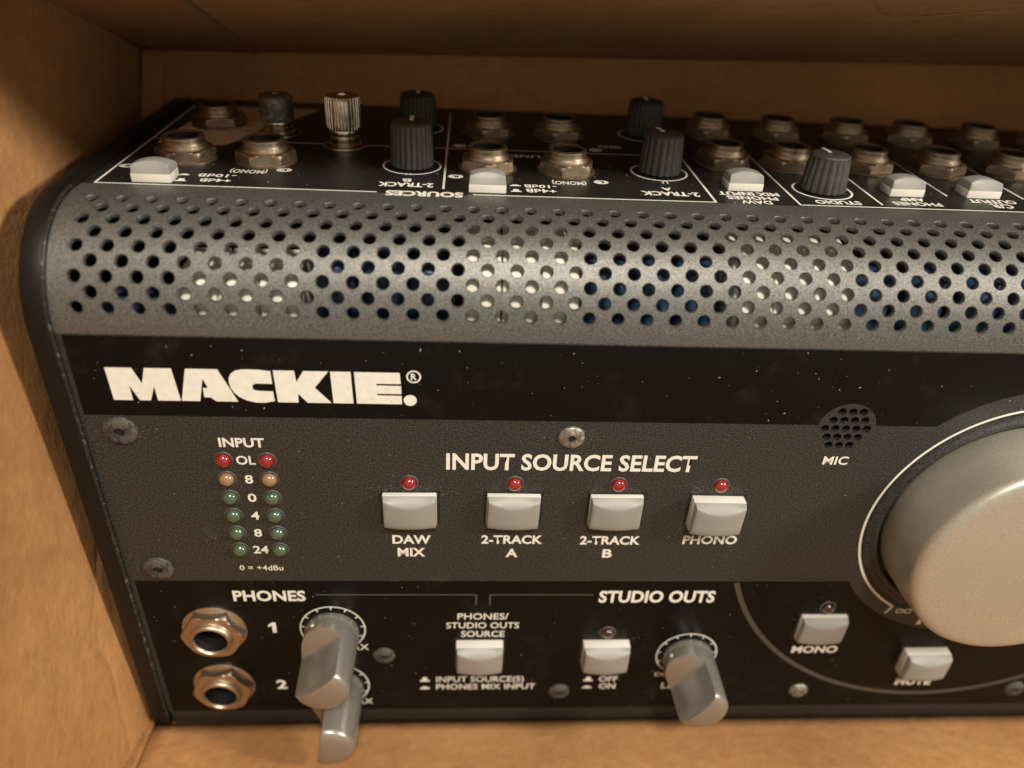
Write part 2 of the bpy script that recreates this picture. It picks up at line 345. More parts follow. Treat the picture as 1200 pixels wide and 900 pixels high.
# --- curved perforated cover (real holes in a staggered grid)
def cover_mesh():
    hx, hp, hs_, hq, rh = 4.29, 4.908, 4.58, 2.567, 1.05
    flatv = []; faces = []; wallv = []; key = {}
    N = 16
    def vid(x, s):
        k = (round(x, 3), round(s, 3))
        if k not in key: key[k] = len(flatv); flatv.append((x, s, 0.0))
        return key[k]
    rows = range(-3, 13)
    quads = []
    for row in rows:
        S = hs_+row*hq
        for c in range(-2, int(XW/hp)+2):
            X = hx+(c+(.5 if row % 2 else 0))*hp
            if X < -hp or X > XW+hp: continue
            dia = []
            cor = [(X+hp/2, S), (X, S+hq), (X-hp/2, S), (X, S-hq)]
            for q in range(4):
                (x0, s0), (x1, s1) = cor[q], cor[(q+1) % 4]
                for t in range(4): dia.append((x0+(x1-x0)*t/4, s0+(s1-s0)*t/4))
            holed_ = 0 <= row <= 8 and X > 3.5 and X < XW-3.5
            quads.append((X, S, dia, holed_))
    bm = bmesh.new(); vd = {}
    def V(x, s):
        k = (round(x, 3), round(s, 3))
        if k not in vd: vd[k] = bm.verts.new((x, s, 0))
        return vd[k]
    rings = []
    for X, S, dia, h in quads:
        D = [V(*p) for p in dia]
        if h:
            C = [bm.verts.new((X+(rh+.13)*math.cos(2*math.pi*k/N), S+(rh+.13)*math.sin(2*math.pi*k/N), 0)) for k in range(N)]
            for k in range(N): bm.faces.new((D[k], D[(k+1) % N], C[(k+1) % N], C[k]))
            rings.append((X, S))
        else:
            c = bm.verts.new((X, S, 0))
            for k in range(N): bm.faces.new((D[k], D[(k+1) % N], c))
    for co, no in (((0, 0, 0), (-1, 0, 0)), ((XW, 0, 0), (1, 0, 0)), ((0, .02, 0), (0, -1, 0)), ((0, YS+RC*math.pi/2+(-ZTOP-RC), 0), (0, 1, 0))):
        bmesh.ops.bisect_plane(bm, geom=bm.verts[:]+bm.edges[:]+bm.faces[:], plane_co=co, plane_no=no, clear_outer=True)
    for X, S in rings:                       # bevelled rim and the wall of each hole
        prev = None
        for rr, dz in ((rh+.13, 0), (rh+.04, -.05), (rh, -.16), (rh, -.9)):
            cur = [bm.verts.new((X+rr*math.cos(2*math.pi*k/N), S+rr*math.sin(2*math.pi*k/N), dz)) for k in range(N)]
            if prev:
                for k in range(N): bm.faces.new((prev[k], prev[(k+1) % N], cur[(k+1) % N], cur[k]))
            prev = cur
    bmesh.ops.recalc_face_normals(bm, faces=bm.faces)
    for f in bm.faces:
        if abs(f.normal.z) > .9 and f.normal.z < 0: f.normal_flip()
    nrm = []
    for v in bm.verts:
        x, s, d = v.co
        if s < YS: y, z, n = s, 0, (0, 0, 1)
        elif s < YS+RC*math.pi/2:
            t = (s-YS)/RC; y, z, n = YS+RC*math.sin(t), -RC*(1-math.cos(t)), (0, math.sin(t), math.cos(t))
        else: y, z, n = H, -RC-(s-YS-RC*math.pi/2), (0, 1, 0)
        v.co = (x, y+n[1]*d, z+n[2]*d); nrm.append((n, d))
    bm.faces.ensure_lookup_table()
    for f in bm.faces: f.smooth = True
    nn = []
    bm.verts.index_update()
    bm.normal_update()
    for v, (n, d) in zip(bm.verts, nrm): nn.append(n if d == 0 else tuple(v.normal))
    bmesh.ops.scale(bm, vec=(MM,)*3, verts=bm.verts)
    me = bpy.data.meshes.new('perforated_cover'); bm.to_mesh(me); bm.free(); me.materials.append(M['cover'])
    me.normals_split_custom_set_from_vertices(nn)
    return me
cov = link('perforated_cover', cover_mesh(), P)
# --- top connector panel
bm = bmesh.new(); flat(bm, [(0, -ZTOP), (XW, -ZTOP), (XW, -ZR), (0, -ZR)]); bmesh.ops.transform(bm, matrix=TOP, verts=bm.verts)
top = link('connector_panel', mesh(bm, 'topblack'), P, (0, H, 0))
bm = bmesh.new(); box(bm, (XW/2, H-2.5, ZR-.6), (XW, 5.2, 1.2), .4); link('rear_edge', mesh(bm, 'side'), P)
bm = bmesh.new(); box(bm, (XW/2, YB+2.4, -1.6), (XW, 5.0, 2.6), .6, 3); link('bottom_lip', mesh(bm, 'lip', 40), P)
# --- end plates (profile with rounded corners, extruded)
def profile():
    pts = []
    def arc(cy, cz, r, a0, a1, n):
        for k in range(n): t = math.radians(a0+(a1-a0)*k/(n-1)); pts.append((cy+r*math.sin(t), cz+r*math.cos(t)))
    arc(YS, -RC, RC+.75, 0, 90, 22)           # big front curve
    arc(H-3.0+.75, ZR+2.4, 3.0, 90, 200, 8)   # rear
    pts += [(YB+.5, -3.6)]
    arc(YB+2.3, -1.9, 2.6, 235, 360, 9)
    return pts
def endplate(x0, wd):
    bm = bmesh.new(); pr = profile()
    a_ = [bm.verts.new((0, y, z)) for y, z in pr]; b_ = [bm.verts.new((wd, y, z)) for y, z in pr]; n = len(pr)
    bm.faces.new(a_); bm.faces.new(list(reversed(b_)))
    for k in range(n): bm.faces.new((a_[k], b_[k], b_[(k+1) % n], a_[(k+1) % n]))
    bmesh.ops.recalc_face_normals(bm, faces=bm.faces)
    es = [e for e in bm.edges if abs(e.verts[0].co.x-e.verts[1].co.x) < 1e-6]
    bmesh.ops.bevel(bm, geom=es, offset=.35, segments=2, profile=.5, affect='EDGES')
    return link('side_plate', mesh(bm, 'side', 35), P, (x0, 0, 0))
sl = endplate(-3.9, 3.95); sr = endplate(XW-.05, 3.95)
# worn inner edge of the plate: a narrow chipped bead
bm = bmesh.new(); pr = [p for p in profile()][:22]
line = [(YB+4, .72)] + [(y, z+.0) for y, z in pr if True]
vs = []
for i, (y, z) in enumerate(line):
    j = random.uniform(-.05, .05)
    if i == 0: n_ = (0, 1)
    else:
        t = math.radians(90*(i-1)/21); n_ = (math.sin(t), math.cos(t))
    vs.append([bm.verts.new((dx, y+n_[0]*dz, z+n_[1]*dz)) for dx, dz in ((-.38+j, .0), (-.2, .06), (.02, .0), (.12, -.25))])
for p_, q_ in zip(vs, vs[1:]):
    for k in range(3): bm.faces.new((p_[k], p_[k+1], q_[k+1], q_[k]))
bmesh.ops.recalc_face_normals(bm, faces=bm.faces)
link('worn_edge', mesh(bm, 'edge', 40), sl, (.03, 0, 0))
# base plate closes the wedge
bm = bmesh.new()
b0, b1 = (YB+.6, -3.0), (H-5, ZR+.2)
vs = [bm.verts.new(v) for v in ((0, b0[0], b0[1]), (XW, b0[0], b0[1]), (XW, b1[0], b1[1]), (0, b1[0], b1[1]))]
bm.faces.new(vs); link('base_plate', mesh(bm, 'side'), P)
# --- parts on the board behind the vent
bm = bmesh.new(); box(bm, (XW/2, -16, -16), (XW-4, 1.6, 22)); link('circuit_board', mesh(bm, 'board'), P)
for (x0, x1, cut) in ((19.5, 39.5, 1), (66.4, 86.4, 0), (112.8, 134.2, 0)):
    n = 3; wd = (x1-x0)/n
    pf = [(-14, -2.6), (5, -2.6), (9, -4.4), (12.4, -7.6), (14, -10.8), (14.6, -15), (-14, -15)] if not cut else [(-14, -2.6), (5, -2.6), (7.6, -3.7), (9.0, -5.2), (9.6, -15), (-14, -15)]
    for k in range(n):
        bm = bmesh.new(); prism(bm, pf, -(wd-.3)/2, (wd-.3)/2)
        for v in bm.verts: v.co = (v.co.z, v.co.x, v.co.y)
        bmesh.ops.recalc_face_normals(bm, faces=bm.faces)
        bmesh.ops.bevel(bm, geom=bm.edges[:], offset=.3, segments=2, profile=.5, affect='EDGES', clamp_overlap=True)
        link('relay', mesh(bm, 'cwhite', 40), P, (x0+wd*(k+.5), 0, 0))
def capacitor_mesh(r, h):
    bm = bmesh.new(); lathe(bm, [(r-.4, -h/2), (r, -h/2+.5), (r, h/2-.7), (r-.5, h/2-.1), (r-1, h/2)], 28)
    bmesh.ops.rotate(bm, verts=bm.verts, matrix=Matrix.Rotation(-math.pi/2, 3, 'X')); return mesh(bm, 'blue', 40)
cm = capacitor_mesh(4.1, 24)
for x in (44.6, 52.8, 61.0, 91.4, 99.6, 107.8, 139.6, 149.6, 160, 169, 184, 193, 202, 214, 223):
    link('capacitor', cm, P, (x, 11.0-12-random.uniform(0, .8), -9.6-random.uniform(0, .6)))
cm2 = capacitor_mesh(3.6, 16)
for x in (9.0, 15.3): link('capacitor', cm2, P, (x, -3, -6.5))
# --- push buttons
def button_meshes(wd, ht, sk, rise=2.0):
    """cap with domed top and a scooped shoulder on its upper side; sk = height of the pale base. local x, y, z"""
    NX, NY = 12, 10
    bm = bmesh.new(); hw = wd/2; rows = []
    for j in range(NY+1):
        row = []
        for i in range(NX+1):
            u = -1+2*i/NX; dome = 1-u*u
            ze = sk+rise*.66+.34*rise*dome*.9              # crest height
            yi = (.45+1.1*dome)*ht/6.5                       # shoulder depth at this column
            if j == 0: y, z = 0, sk
            elif j == 1: y, z = yi*.35, sk+(ze-sk)*.5
            elif j == 2: y, z = yi*.8, sk+(ze-sk)*.86
            elif j == 3: y, z = yi, ze
            elif j == 4: y, z = yi+.25, ze+.03
            else:
                t = (j-4)/(NY-4); y = yi+.25+(ht-yi-.25)*t; z = ze+.03-.25*t*t
                if j == NY: z -= .12
            taper = 1-.035*(z-sk)
            row.append(bm.verts.new((u*hw*taper, -y, z)))
        rows.append(row)
    for r0, r1 in zip(rows, rows[1:]):
        for i in range(NX): bm.faces.new((r0[i], r0[i+1], r1[i+1], r1[i]))
    # walls down to the base
    for i0 in (0, NX):
        low = [bm.verts.new((math.copysign(hw, -1 if i0 == 0 else 1), r[i0].co.y, sk)) for r in rows[1:]]
        prev = rows[0][i0]
        lows = [rows[0][i0]]+low
        for j in range(NY):
            vs_ = [rows[j][i0], rows[j+1][i0], lows[j+1]] + ([lows[j]] if j else [])
            bm.faces.new(vs_)
    low = [bm.verts.new((v.co.x, -ht, sk)) for v in rows[NY]]
    for i in range(NX): bm.faces.new((rows[NY][i], rows[NY][i+1], low[i+1], low[i]))
    bmesh.ops.remove_doubles(bm, verts=bm.verts, dist=.01)
    bmesh.ops.recalc_face_normals(bm, faces=bm.faces)
    es = [e for e in bm.edges if len(e.link_faces) == 2 and e.calc_face_angle(0) > math.radians(38)]
    bmesh.ops.bevel(bm, geom=es, offset=.16, segments=2, profile=.5, affect='EDGES', clamp_overlap=True)
    cap = mesh(bm, 'cap', 50)
    bm = bmesh.new(); box(bm, (0, -ht/2, (sk-1.5)/2), (wd+.1, ht+.1, sk+1.5), .15); skm = mesh(bm, 'capw', 40)
    bm = bmesh.new(); holed(bm, [(-hw-.65, .6), (hw+.65, .6), (hw+.65, -ht-.6), (-hw-.65, -ht-.6)], [])
    return cap, skm, mesh(bm, 'hole')
def place_button(ms, x, yz, surf, label=None):
    if surf == 'front': org = (x, yz, 0); lift = (x, yz, .035)
    else: org = (x, H, yz); lift = (x, H+.035, yz)
    o = link('push_button', ms[0], P, org, label=label)
    s = link('button_base', ms[1], o, org); c = link('button_opening', ms[2], o, lift)
    if surf != 'front':
        # local y+ is toward +z of the device here
        rot = Matrix(((-1, 0, 0), (0, 0, 1), (0, 1, 0))).to_euler(); o.rotation_euler = rot
        c.location = (0, 0, .035*MM)
    return o
low_ = button_meshes(10.2, 7.3, 1.0, 1.8); raised = button_meshes(10.2, 7.3, 2.1, 2.0)
for x, y, ms, lb in ((56.95, -33.2, low_, None), (76.95, -33.2, low_, None), (96.95, -33.2, low_, None), (116.95, -33.35, raised, 'raised light grey button above the word PHONO'),
                 (71.4, -75.2, raised, None), (99.6, -75.3, raised, None), (147.4, -67.1, low_, None), (174.5, -78.3, raised, None)):
    place_button(ms, x, y, 'front', lb).rotation_euler = (0, 0, math.radians(random.uniform(-.9, .9)))
tb = button_meshes(6.7, 4.6, 1.5, 2.1)
for x, z in ((11.4, -22.4), (70.6, -22.6), (120.1, -28.6), (152.0, -28.4), (167.8, -28.9)): place_button(tb, x, z, 'top')
# --- LEDs
def led_mesh(mt):
    bm = bmesh.new(); lathe(bm, [(1.38, -.5), (1.38, .25), (1.30, .6), (1.08, .92), (.75, 1.14), (.38, 1.25), (.1, 1.28)], 24); return mesh(bm, mt, 50)
lm = {k: led_mesh(k) for k in ('red', 'amber', 'green', 'offled')}
bm = bmesh.new(); lathe(bm, [(1.85, .0), (1.75, .14), (1.55, .18), (1.38, .1)], 28, caps=(False, False)); rim = mesh(bm, 'ledrim', 60)
def led(x, y, k):
    o = link('led', lm[k], P, (x, y, 0), label={'red': 'bright red LED', 'amber': 'amber LED', 'green': 'unlit green LED', 'offled': 'dark red LED, unlit'}[k])
    link('led_rim', rim, o, (x, y, .02))
for x in (56.93, 76.93, 96.93, 116.93): led(x, -30.7, 'red')
for k, c in enumerate(('red', 'amber', 'green', 'green', 'green', 'green')):
    for x in (23.3, 31.1): led(x, -25.7-4.47*k, c)
led(99.63, -72.7, 'offled'); led(147.6, -64.8, 'offled')
# --- screws
def screw_meshes():
    bm = bmesh.new(); N = 36
    lathe(bm, [(3.0, 0), (2.95, .25), (2.7, .55), (2.2, .8), (1.5, .92), (1.05, .93)], N, caps=(False, False))
    # hex socket
    def f(r, z, t):
        k = (t % (math.pi/3))-math.pi/6; return r/math.cos(k)*math.cos(math.pi/6)
    lathe(bm, [(1.05, .93), (.95, .9), (.92, .15)], N, fn=None, caps=(False, True))
    return bm
sm = mesh(screw_meshes(), 'screw', 45); smb = mesh(screw_meshes(), 'screwb', 45)
for x, y, m_ in ((6.4, -19.4, 'screw'), (6.6, -53.3, 'screw'), (86.9, -19.6, 'screwb'), (50.3, -80.0, 'screw'), (90.4, -93.0, 'screw'), (201.9, -93.3, 'screw')):
    o = link('screw', {'screw': sm, 'screwb': smb}[m_], P, (x, y, .03))
    bm = bmesh.new(); flat(bm, circle((0, 0), .75, 6)); link('hex_recess_shade', mesh(bm, 'hole'), o, (x, y, .03+.62))  # flat black hexagon: shade of the screw socket put into colour
    if m_ == 'screw' and y > -70: o.scale = (1.0, 1.0, .8)
    else: o.scale = (.82, .82, .8)
o = link('screw', smb, P, (147.95, -93.3, .03), label='bright worn screw head'); o.scale = (.75, .75, .9)
# --- headphone sockets on the front and sockets on the top
def hexlathe(bm, rc, z0, z1, n=72, r_in=3.0):
    """hex nut with rounded (chamfered) corners"""
    def rad(t): k = (t % (math.pi/3))-math.pi/6; return rc*math.cos(math.pi/6)/math.cos(k)
    def lim(z): return rc*.955 if z > z1-1e-6 else rc*1.01
    rings = []
    hgt = z1-z0
    for zz, L_ in ((z0, 1.01), (z0+hgt*.45, 1.01), (z0+hgt*.72, .985), (z0+hgt*.9, .94), (z1, .885)):
        rings.append([(min(rad(2*math.pi*k/n), rc*L_), zz) for k in range(n)])
    rings.append([(r_in, z1)]*n); rings.append([(r_in, z0)]*n)
    V_ = [[bm.verts.new((r*math.cos(2*math.pi*k/n), r*math.sin(2*math.pi*k/n), z)) for k, (r, z) in enumerate(rg)] for rg in rings]
    for A_, B_ in zip(V_, V_[1:]):
        for k in range(n): bm.faces.new((A_[k], A_[(k+1) % n], B_[(k+1) % n], B_[k]))
def jack(sc_, loc, surf, hexrot=0, flat_nut=False):
    m_ = FRONT if surf == 'front' else TOP
    kk = (sc_, flat_nut, round(hexrot, 2)); nk = 'nickel' if surf == 'front' else 'shaded_aged'
    if kk not in JM:
        s = sc_
        bm = bmesh.new(); lathe(bm, [(4.0*s, 0), (6.75*s, 0), (6.75*s, .35*s), (6.5*s, .55*s), (4.0*s, .55*s)], 56, caps=(False, False)); wm = mesh(bm, nk, 40)
        bm = bmesh.new(); hexlathe(bm, 6.7*s, .55*s, 2.6*s, r_in=4.3*s)
        bmesh.ops.rotate(bm, verts=bm.verts, matrix=Matrix.Rotation(hexrot, 3, 'Z')); nm = mesh(bm, nk, 30)
        top_ = (3.7 if flat_nut else 5.3)*s; bm = bmesh.new()
        if flat_nut: pr_ = [(4.55*s, .5*s), (4.55*s, top_-1.0*s), (4.35*s, top_-.55*s), (4.3*s, top_-.3*s), (4.0*s, top_), (3.7*s, top_+.05*s), (3.42*s, top_-.25*s), (3.38*s, top_-.7*s)]
        else: pr_ = [(5.0*s, 2.5*s), (5.0*s, 3.0*s), (4.7*s, 3.4*s), (4.4*s, top_-1.2*s), (4.5*s, top_-.8*s), (4.4*s, top_-.25*s), (3.9*s, top_), (3.4*s, top_-.4*s)]
        lathe(bm, pr_, 56, caps=(False, False)); bmesh.ops.recalc_face_normals(bm, faces=bm.faces); bar = mesh(bm, nk, 50)
        bm = bmesh.new(); lathe(bm, [(3.40*s, top_-.45*s), (3.32*s, top_-.6*s), (3.2*s, top_-3), (3.2*s, -7)], 40, caps=(False, True)); bmesh.ops.recalc_face_normals(bm, faces=bm.faces); hm = mesh(bm, 'hole')
        JM[kk] = (bar, nm, wm, hm)
    bar, nm, wm, hm = JM[kk]
    o = link('headphone_socket' if surf == 'front' else 'line_socket', bar, P, loc)
    for nme, me_ in (('hex_nut', nm), ('washer', wm), ('socket_bore', hm)):
        c = link(nme, me_, o, loc)
    if surf != 'front': o.rotation_euler = TOP.to_euler()
    return o
JM = {}
jack(1.0, (14.9, -71.2, .04), 'front', 0, True); jack(1.0, (14.3, -89.4, .04), 'front', .12, True)
def P3(x, z): return (x, H+.05, z)
hr = random.Random(3)
for x in (12.9, 28.0, 70.8, 86.4): jack(.86, P3(x, -37.6), 'top', hr.choice((0, .2, .52, .3)))
for x in (120.4, 134.6, 151.4, 167.2, 183.4, 199.6): jack(.87, P3(x, -46.6), 'top', hr.choice((0, .2, .52, .3)))
for x in (12.2, 71.6, 87.2): jack(.86, P3(x, -63.5), 'top', hr.choice((0, .2, .52, .3)))
for x in (123.4, 140.0, 156.8, 172.3, 189.4, 205.5): jack(.87, P3(x, -70.5), 'top', hr.choice((0, .2, .52, .3)))
# --- ground post (knurled) and a neighbour whose cap has shadow put into its colour
def post(x, z, mt, knurl=True, lb=None):
    bm = bmesh.new()
    lathe(bm, [(3.6, 0), (3.6, .5), (3.0, .7), (3.05, 1.8), (2.6, 2.0), (2.9, 2.4), (2.9, 3.3), (2.7, 3.6)], 36, caps=(False, True))
    o = link('ground_post', mesh(bm, 'nickel2', 40), P, (x, H+.05, z), label=lb)
    bm = bmesh.new()
    fn = (lambda r, zz, t: r*(1-.09*(1 if (int(round(t/(2*math.pi)*132)) % 4 == 0) else 0)) if 4.2 < zz < 9.6 and r > 3 else r) if knurl else None
    lathe(bm, [(2.9, 3.6), (3.45, 3.75), (3.55, 4.3), (3.55, 9.5), (3.3, 9.95), (2.6, 10.1), (1.3, 10.1), (1.2, 9.8)], 132, fn)
    link('post_cap', mesh(bm, mt, 28), o, (x, H+.05, z))
    bm = bmesh.new(); lathe(bm, [(4.3, 0), (4.6, .0), (4.55, .25), (4.2, .3)], 48, caps=(False, False)); link('washer', mesh(bm, 'nickel', 40), o, (x, H+.05, z))
    o.rotation_euler = TOP.to_euler()
    if not knurl: o.scale = (1, 1, .8)
post(41.3, -50.3, 'nickel2', True, 'ground post with bright knurled cap')
post(26.2, -58.0, 'screwb', False, 'ground post with smooth cap, coloured darker for shade')
# --- trim knobs on the top
def trim(x, z, r0, r1, h, nf, tilt=0, pointer=0):
    bm = bmesh.new(); n = nf*8
    def fn(r, zz, t):
        if zz > h-.55 or r < r1*.9: return r
        k = abs(math.cos(t*nf/2)); return r*(1-.075*(1-k)**1.0 - .0)
    lathe(bm, [(r0*.98, .3), (r0, .6), (r0*.66+r1*.34, h*.35), (r0*.33+r1*.67, h*.7), (r1, h-.9), (r1*.985, h-.4), (r1*.9, h-.1), (r1*.7, h), (r1*.3, h-.05)], n, fn)
    o = link('trim_knob', mesh(bm, 'rubber', 35), P, (x, H+.05, z))
    bm = bmesh.new(); box(bm, (0, r1*.55, h+.03), (.8, r1*.8, .16), .05); bmesh.ops.rotate(bm, verts=bm.verts, matrix=Matrix.Rotation(pointer, 3, 'Z'))
    link('pointer_line', mesh(bm, 'white'), o, (x, H+.05, z))
    bm = bmesh.new(); flat(bm, circle((0, 0), 4.9, 40)); link('knob_opening', mesh(bm, 'hole'), o, (x, H+.05+.01, z)).location = (0, 0, .01*MM)
    bm = bmesh.new(); lathe(bm, [(5.35, .02), (5.4, .05), (5.72, .05), (5.77, .02)], 64, caps=(False, False)); link('scale_ring', mesh(bm, 'white', 40), o, (x, H+.05, z))
    o.rotation_euler = TOP.to_euler()
trim(56.1, -37.4, 4.25, 3.95, 8.6, 22); trim(105.4, -38.7, 4.25, 3.95, 7.9, 18, pointer=.2); trim(136.0, -30.6, 4.35, 3.75, 7.2, 18, pointer=.1)
trim(55.6, -66.5, 4.2, 3.9, 7.6, 22); trim(107.5, -67.5, 4.2, 3.9, 7.9, 22)
# --- pointer knobs on the front
def pointer_knob(x, y, az, L_=16.2, R_=5.75, tipf=.30):
    bm = bmesh.new(); n = 72
    lathe(bm, [(R_*.97, .4), (R_, .8), (R_*1.0, 5), (R_*.99, L_-1.6), (R_*.965, L_-.9), (R_*.88, L_-.3), (R_*.7, L_+.15), (R_*.4, L_+.45), (R_*.1, L_+.55)], n)
    nv = Vector((math.cos(az), math.sin(az), .0))
    # finger flat: a curved ramp cut into the wall, then a face running almost parallel to the axis
    d0 = R_*tipf+.5; d1 = R_*tipf; z0 = 4.4; z1 = 7.4
    prof = [(R_+2, z0-.9), (R_+.3, z0-.35)] + [(d0+(R_+.3-d0)*(1-math.sin(t)), z0+(z1-z0)*(1-math.cos(t))) for t in [math.pi/2*k/10 for k in range(1, 11)]] + [(d1, L_+3), (R_+2, L_+3)]
    cb = bmesh.new(); sd = Vector((-nv.y, nv.x, 0))*9
    A1 = [cb.verts.new(nv*r+Vector((0, 0, z))-sd) for r, z in prof]; B1 = [cb.verts.new(nv*r+Vector((0, 0, z))+sd) for r, z in prof]; m_ = len(prof)
    cb.faces.new(A1); cb.faces.new(list(reversed(B1)))
    for k in range(m_): cb.faces.new((A1[k], B1[k], B1[(k+1) % m_], A1[(k+1) % m_]))
    bmesh.ops.recalc_face_normals(cb, faces=cb.faces)
    m1 = bpy.data.meshes.new('k'); bm.to_mesh(m1); bm.free(); m2 = bpy.data.meshes.new('c'); cb.to_mesh(m2); cb.free()
    o1 = bpy.data.objects.new('k', m1); o2 = bpy.data.objects.new('c', m2); COL.objects.link(o1); COL.objects.link(o2)
    md = o1.modifiers.new('b', 'BOOLEAN'); md.operation = 'DIFFERENCE'; md.solver = 'EXACT'; md.object = o2
    dg = bpy.context.evaluated_depsgraph_get(); dg.update()
    m3 = bpy.data.meshes.new_from_object(o1.evaluated_get(dg)); bm = bmesh.new(); bm.from_mesh(m3)
    for x_ in (o1, o2): bpy.data.objects.remove(x_)
    for x_ in (m1, m2, m3): bpy.data.meshes.remove(x_)
    bmesh.ops.remove_doubles(bm, verts=bm.verts, dist=.005)
    es = [e for e in bm.edges if len(e.link_faces) == 2 and e.calc_face_angle(0) > math.radians(28) and e.verts[0].co.z > 2]
    bmesh.ops.bevel(bm, geom=es, offset=.14, segments=2, profile=.5, affect='EDGES', clamp_overlap=True)
    bmesh.ops.recalc_face_normals(bm, faces=bm.faces)
    o = link('volume_knob', mesh(bm, 'knob', 30), P, (x, y, .04))
    # small marker pin near the root of the flat
    q = nv*(R_*.97)+Vector((0, 0, 2.9)); bm = bmesh.new()
    bmesh.ops.create_uvsphere(bm, u_segments=14, v_segments=8, radius=.6, matrix=Matrix.Translation(q)); link('marker_dot', mesh(bm, 'bigknob', 180), o, (x, y, .04))
    q = nv*(R_*.16)+Vector((0, 0, L_+.3))
    def sc(bm_):
        arcband(bm_, (0, 0), 6.72, 7.0, math.radians(-48), math.radians(228), 60)
        for k in range(11):
            t = math.radians(-48+276*k/10); strip(bm_, (6.0*math.cos(t), 6.0*math.sin(t)), (6.74*math.cos(t), 6.74*math.sin(t)), .28, .01)
    bm = bmesh.new(); sc(bm); link('scale_ring', mesh(bm, 'white'), o, (x, y, .055))
    bm = bmesh.new(); flat(bm, circle((0, 0), 5.95, 40)); link('knob_opening', mesh(bm, 'hole'), o, (x, y, .045))
pointer_knob(39.7, -71.4, math.radians(128)); pointer_knob(39.6, -90.2, math.radians(170)); pointer_knob(118.6, -80.2, math.radians(145), 15.2, tipf=.2)
# --- the big knob
bm = bmesh.new()
lathe(bm, [(23.2, -1.9), (23.75, -1.6), (23.85, -.8), (23.85, 6), (23.6, 10.6), (23.4, 11.5), (22.95, 12.05), (22.3, 12.35), (21, 12.45), (14, 12.75), (6, 12.95), (.5, 13.0)], 160)
link('big_volume_knob', mesh(bm, 'bigknob', 60), P, (KX, KY, 0), label='large round silver main volume knob')
# --- lettering and lines on the connector panel (reads from behind, so upside down here)
TT = lambda s, x0, x1, z0, z1, b=.025: text(s, x0, x1, z0, z1, top, 'top', .05, 'white', b)
def lines(segs, wd=.42):
    def fn(bm):
        for (x0, z0), (x1, z1) in segs: strip(bm, (x0, -z0), (x1, -z1), wd)
    return fn
for sg in ([((2.0, -21.3), (50.9, -21.1))], [((68.0, -21.2), (112.7, -21.4))], [((128.2, -21.4), (232, -21.4))], [((2.15, -21.55), (2.15, -80))],
           [((62.6, -23.9), (62.6, -82))], [((112.5, -21.65), (112.5, -80))], [((128.4, -21.65), (128.4, -80))], [((144.7, -22.9), (144.7, -80))],
           [((160.8, -29.5), (160.8, -80))], [((176.3, -29.2), (176.3, -80))], [((2.4, -50.6), (112.2, -50.6))]):
    tprint(lines(sg), top, 'border_line')
TT('SOURCES', 52.4, 66.2, -22.2, -19.4, .045); TT('2-TRACK', 50.6, 60.7, -26.9, -24.4, .035); TT('B', 54.8, 56.5, -29.2, -27.4, .035); TT('U', 55.2, 56.3, -33.0, -31.4)
TT('+4dB', 19.1, 24.6, -25.4, -23.6); TT('-10dB', 18.0, 24.8, -28.2, -26.4); TT('(MONO)', 22.9, 29.7, -31.3, -29.3)
TT('+4dB', 77.7, 83.4, -25.6, -23.6); TT('-10dB', 77.5, 83.6, -28.1, -26.3); TT('(MONO)', 83.0, 89.6, -30.8, -28.8)
TT('2-TRACK', 99.4, 110.4, -26.6, -24.2, .035); TT('A', 103.8, 105.7, -29.0, -27.2, .035); TT('U', 104.7, 105.9, -32.9, -31.4)
TT('DAW', 117.4, 123.2, -23.1, -21.2, .03); TT('PHONES', 115.4, 125.1, -25.5, -23.5, .03); TT('MIX INPUT', 114.4, 126.1, -27.9, -25.9, .03)
TT('STUDIO', 132.0, 140.8, -24.6, -22.5, .035); TT('AMP', 149.8, 154.7, -27.6, -25.7, .03); TT('PHONES', 147.3, 156.8, -25.1, -23.1, .03)
TT('OUTPUT', 163.9, 173.3, -28.1, -26.0, .03); TT('C/R', 166.9, 171.2, -25.5, -23.4, .03)
TT('SEND', 95.5, 100.5, -57.2, -55.2); TT('LINE', 76.0, 82.0, -47.6, -45.8); TT('PHONO', 15.0, 24.0, -56.6, -54.6)
for x, z in ((32.5, -31.9), (4.0, -31.4), (64.7, -31.5), (92.6, -31.0), (62+3.2, -52.9), (94.5, -53.4)):
    tprint(lambda b: flat(b, [(x+1.45*math.cos(t), -z+1.15*math.sin(t)) for t in [2*math.pi*k/24 for k in range(24)]]), top, 'channel_disc')
for x, z, s in ((32.5, -31.9, 'L'), (4.0, -31.4, 'R'), (64.7, -31.5, 'R'), (92.6, -31.0, 'L')): text(s, x-.5, x+.5, z-.65, z+.65, top, 'top', .07, 'hole', .03)
for x, z, u in ((15.9, -24.2, 1), (15.5, -27.6, 0), (75.9, -24.3, 1), (75.9, -27.6, 0)):
    h = .8 if u else .2
    tprint(lambda b: flat(b, [(x-1, -z-.7), (x+1, -z-.7), (x+1, -z-.2), (x+.6, -z-.2), (x+.5, -z+h), (x-.5, -z+h), (x-.6, -z-.2), (x-1, -z-.2)]), top, 'button_state_symbol')
tprint(lambda b: flat(b, [(5.0, 44), (24.5, 46), (22.0, 78), (3.2, 76)][:4] if 0 else [(4.0, 47), (17.5, 47), (31.5, 80), (6.5, 80)]), top, 'foil_label', 'label', .03)
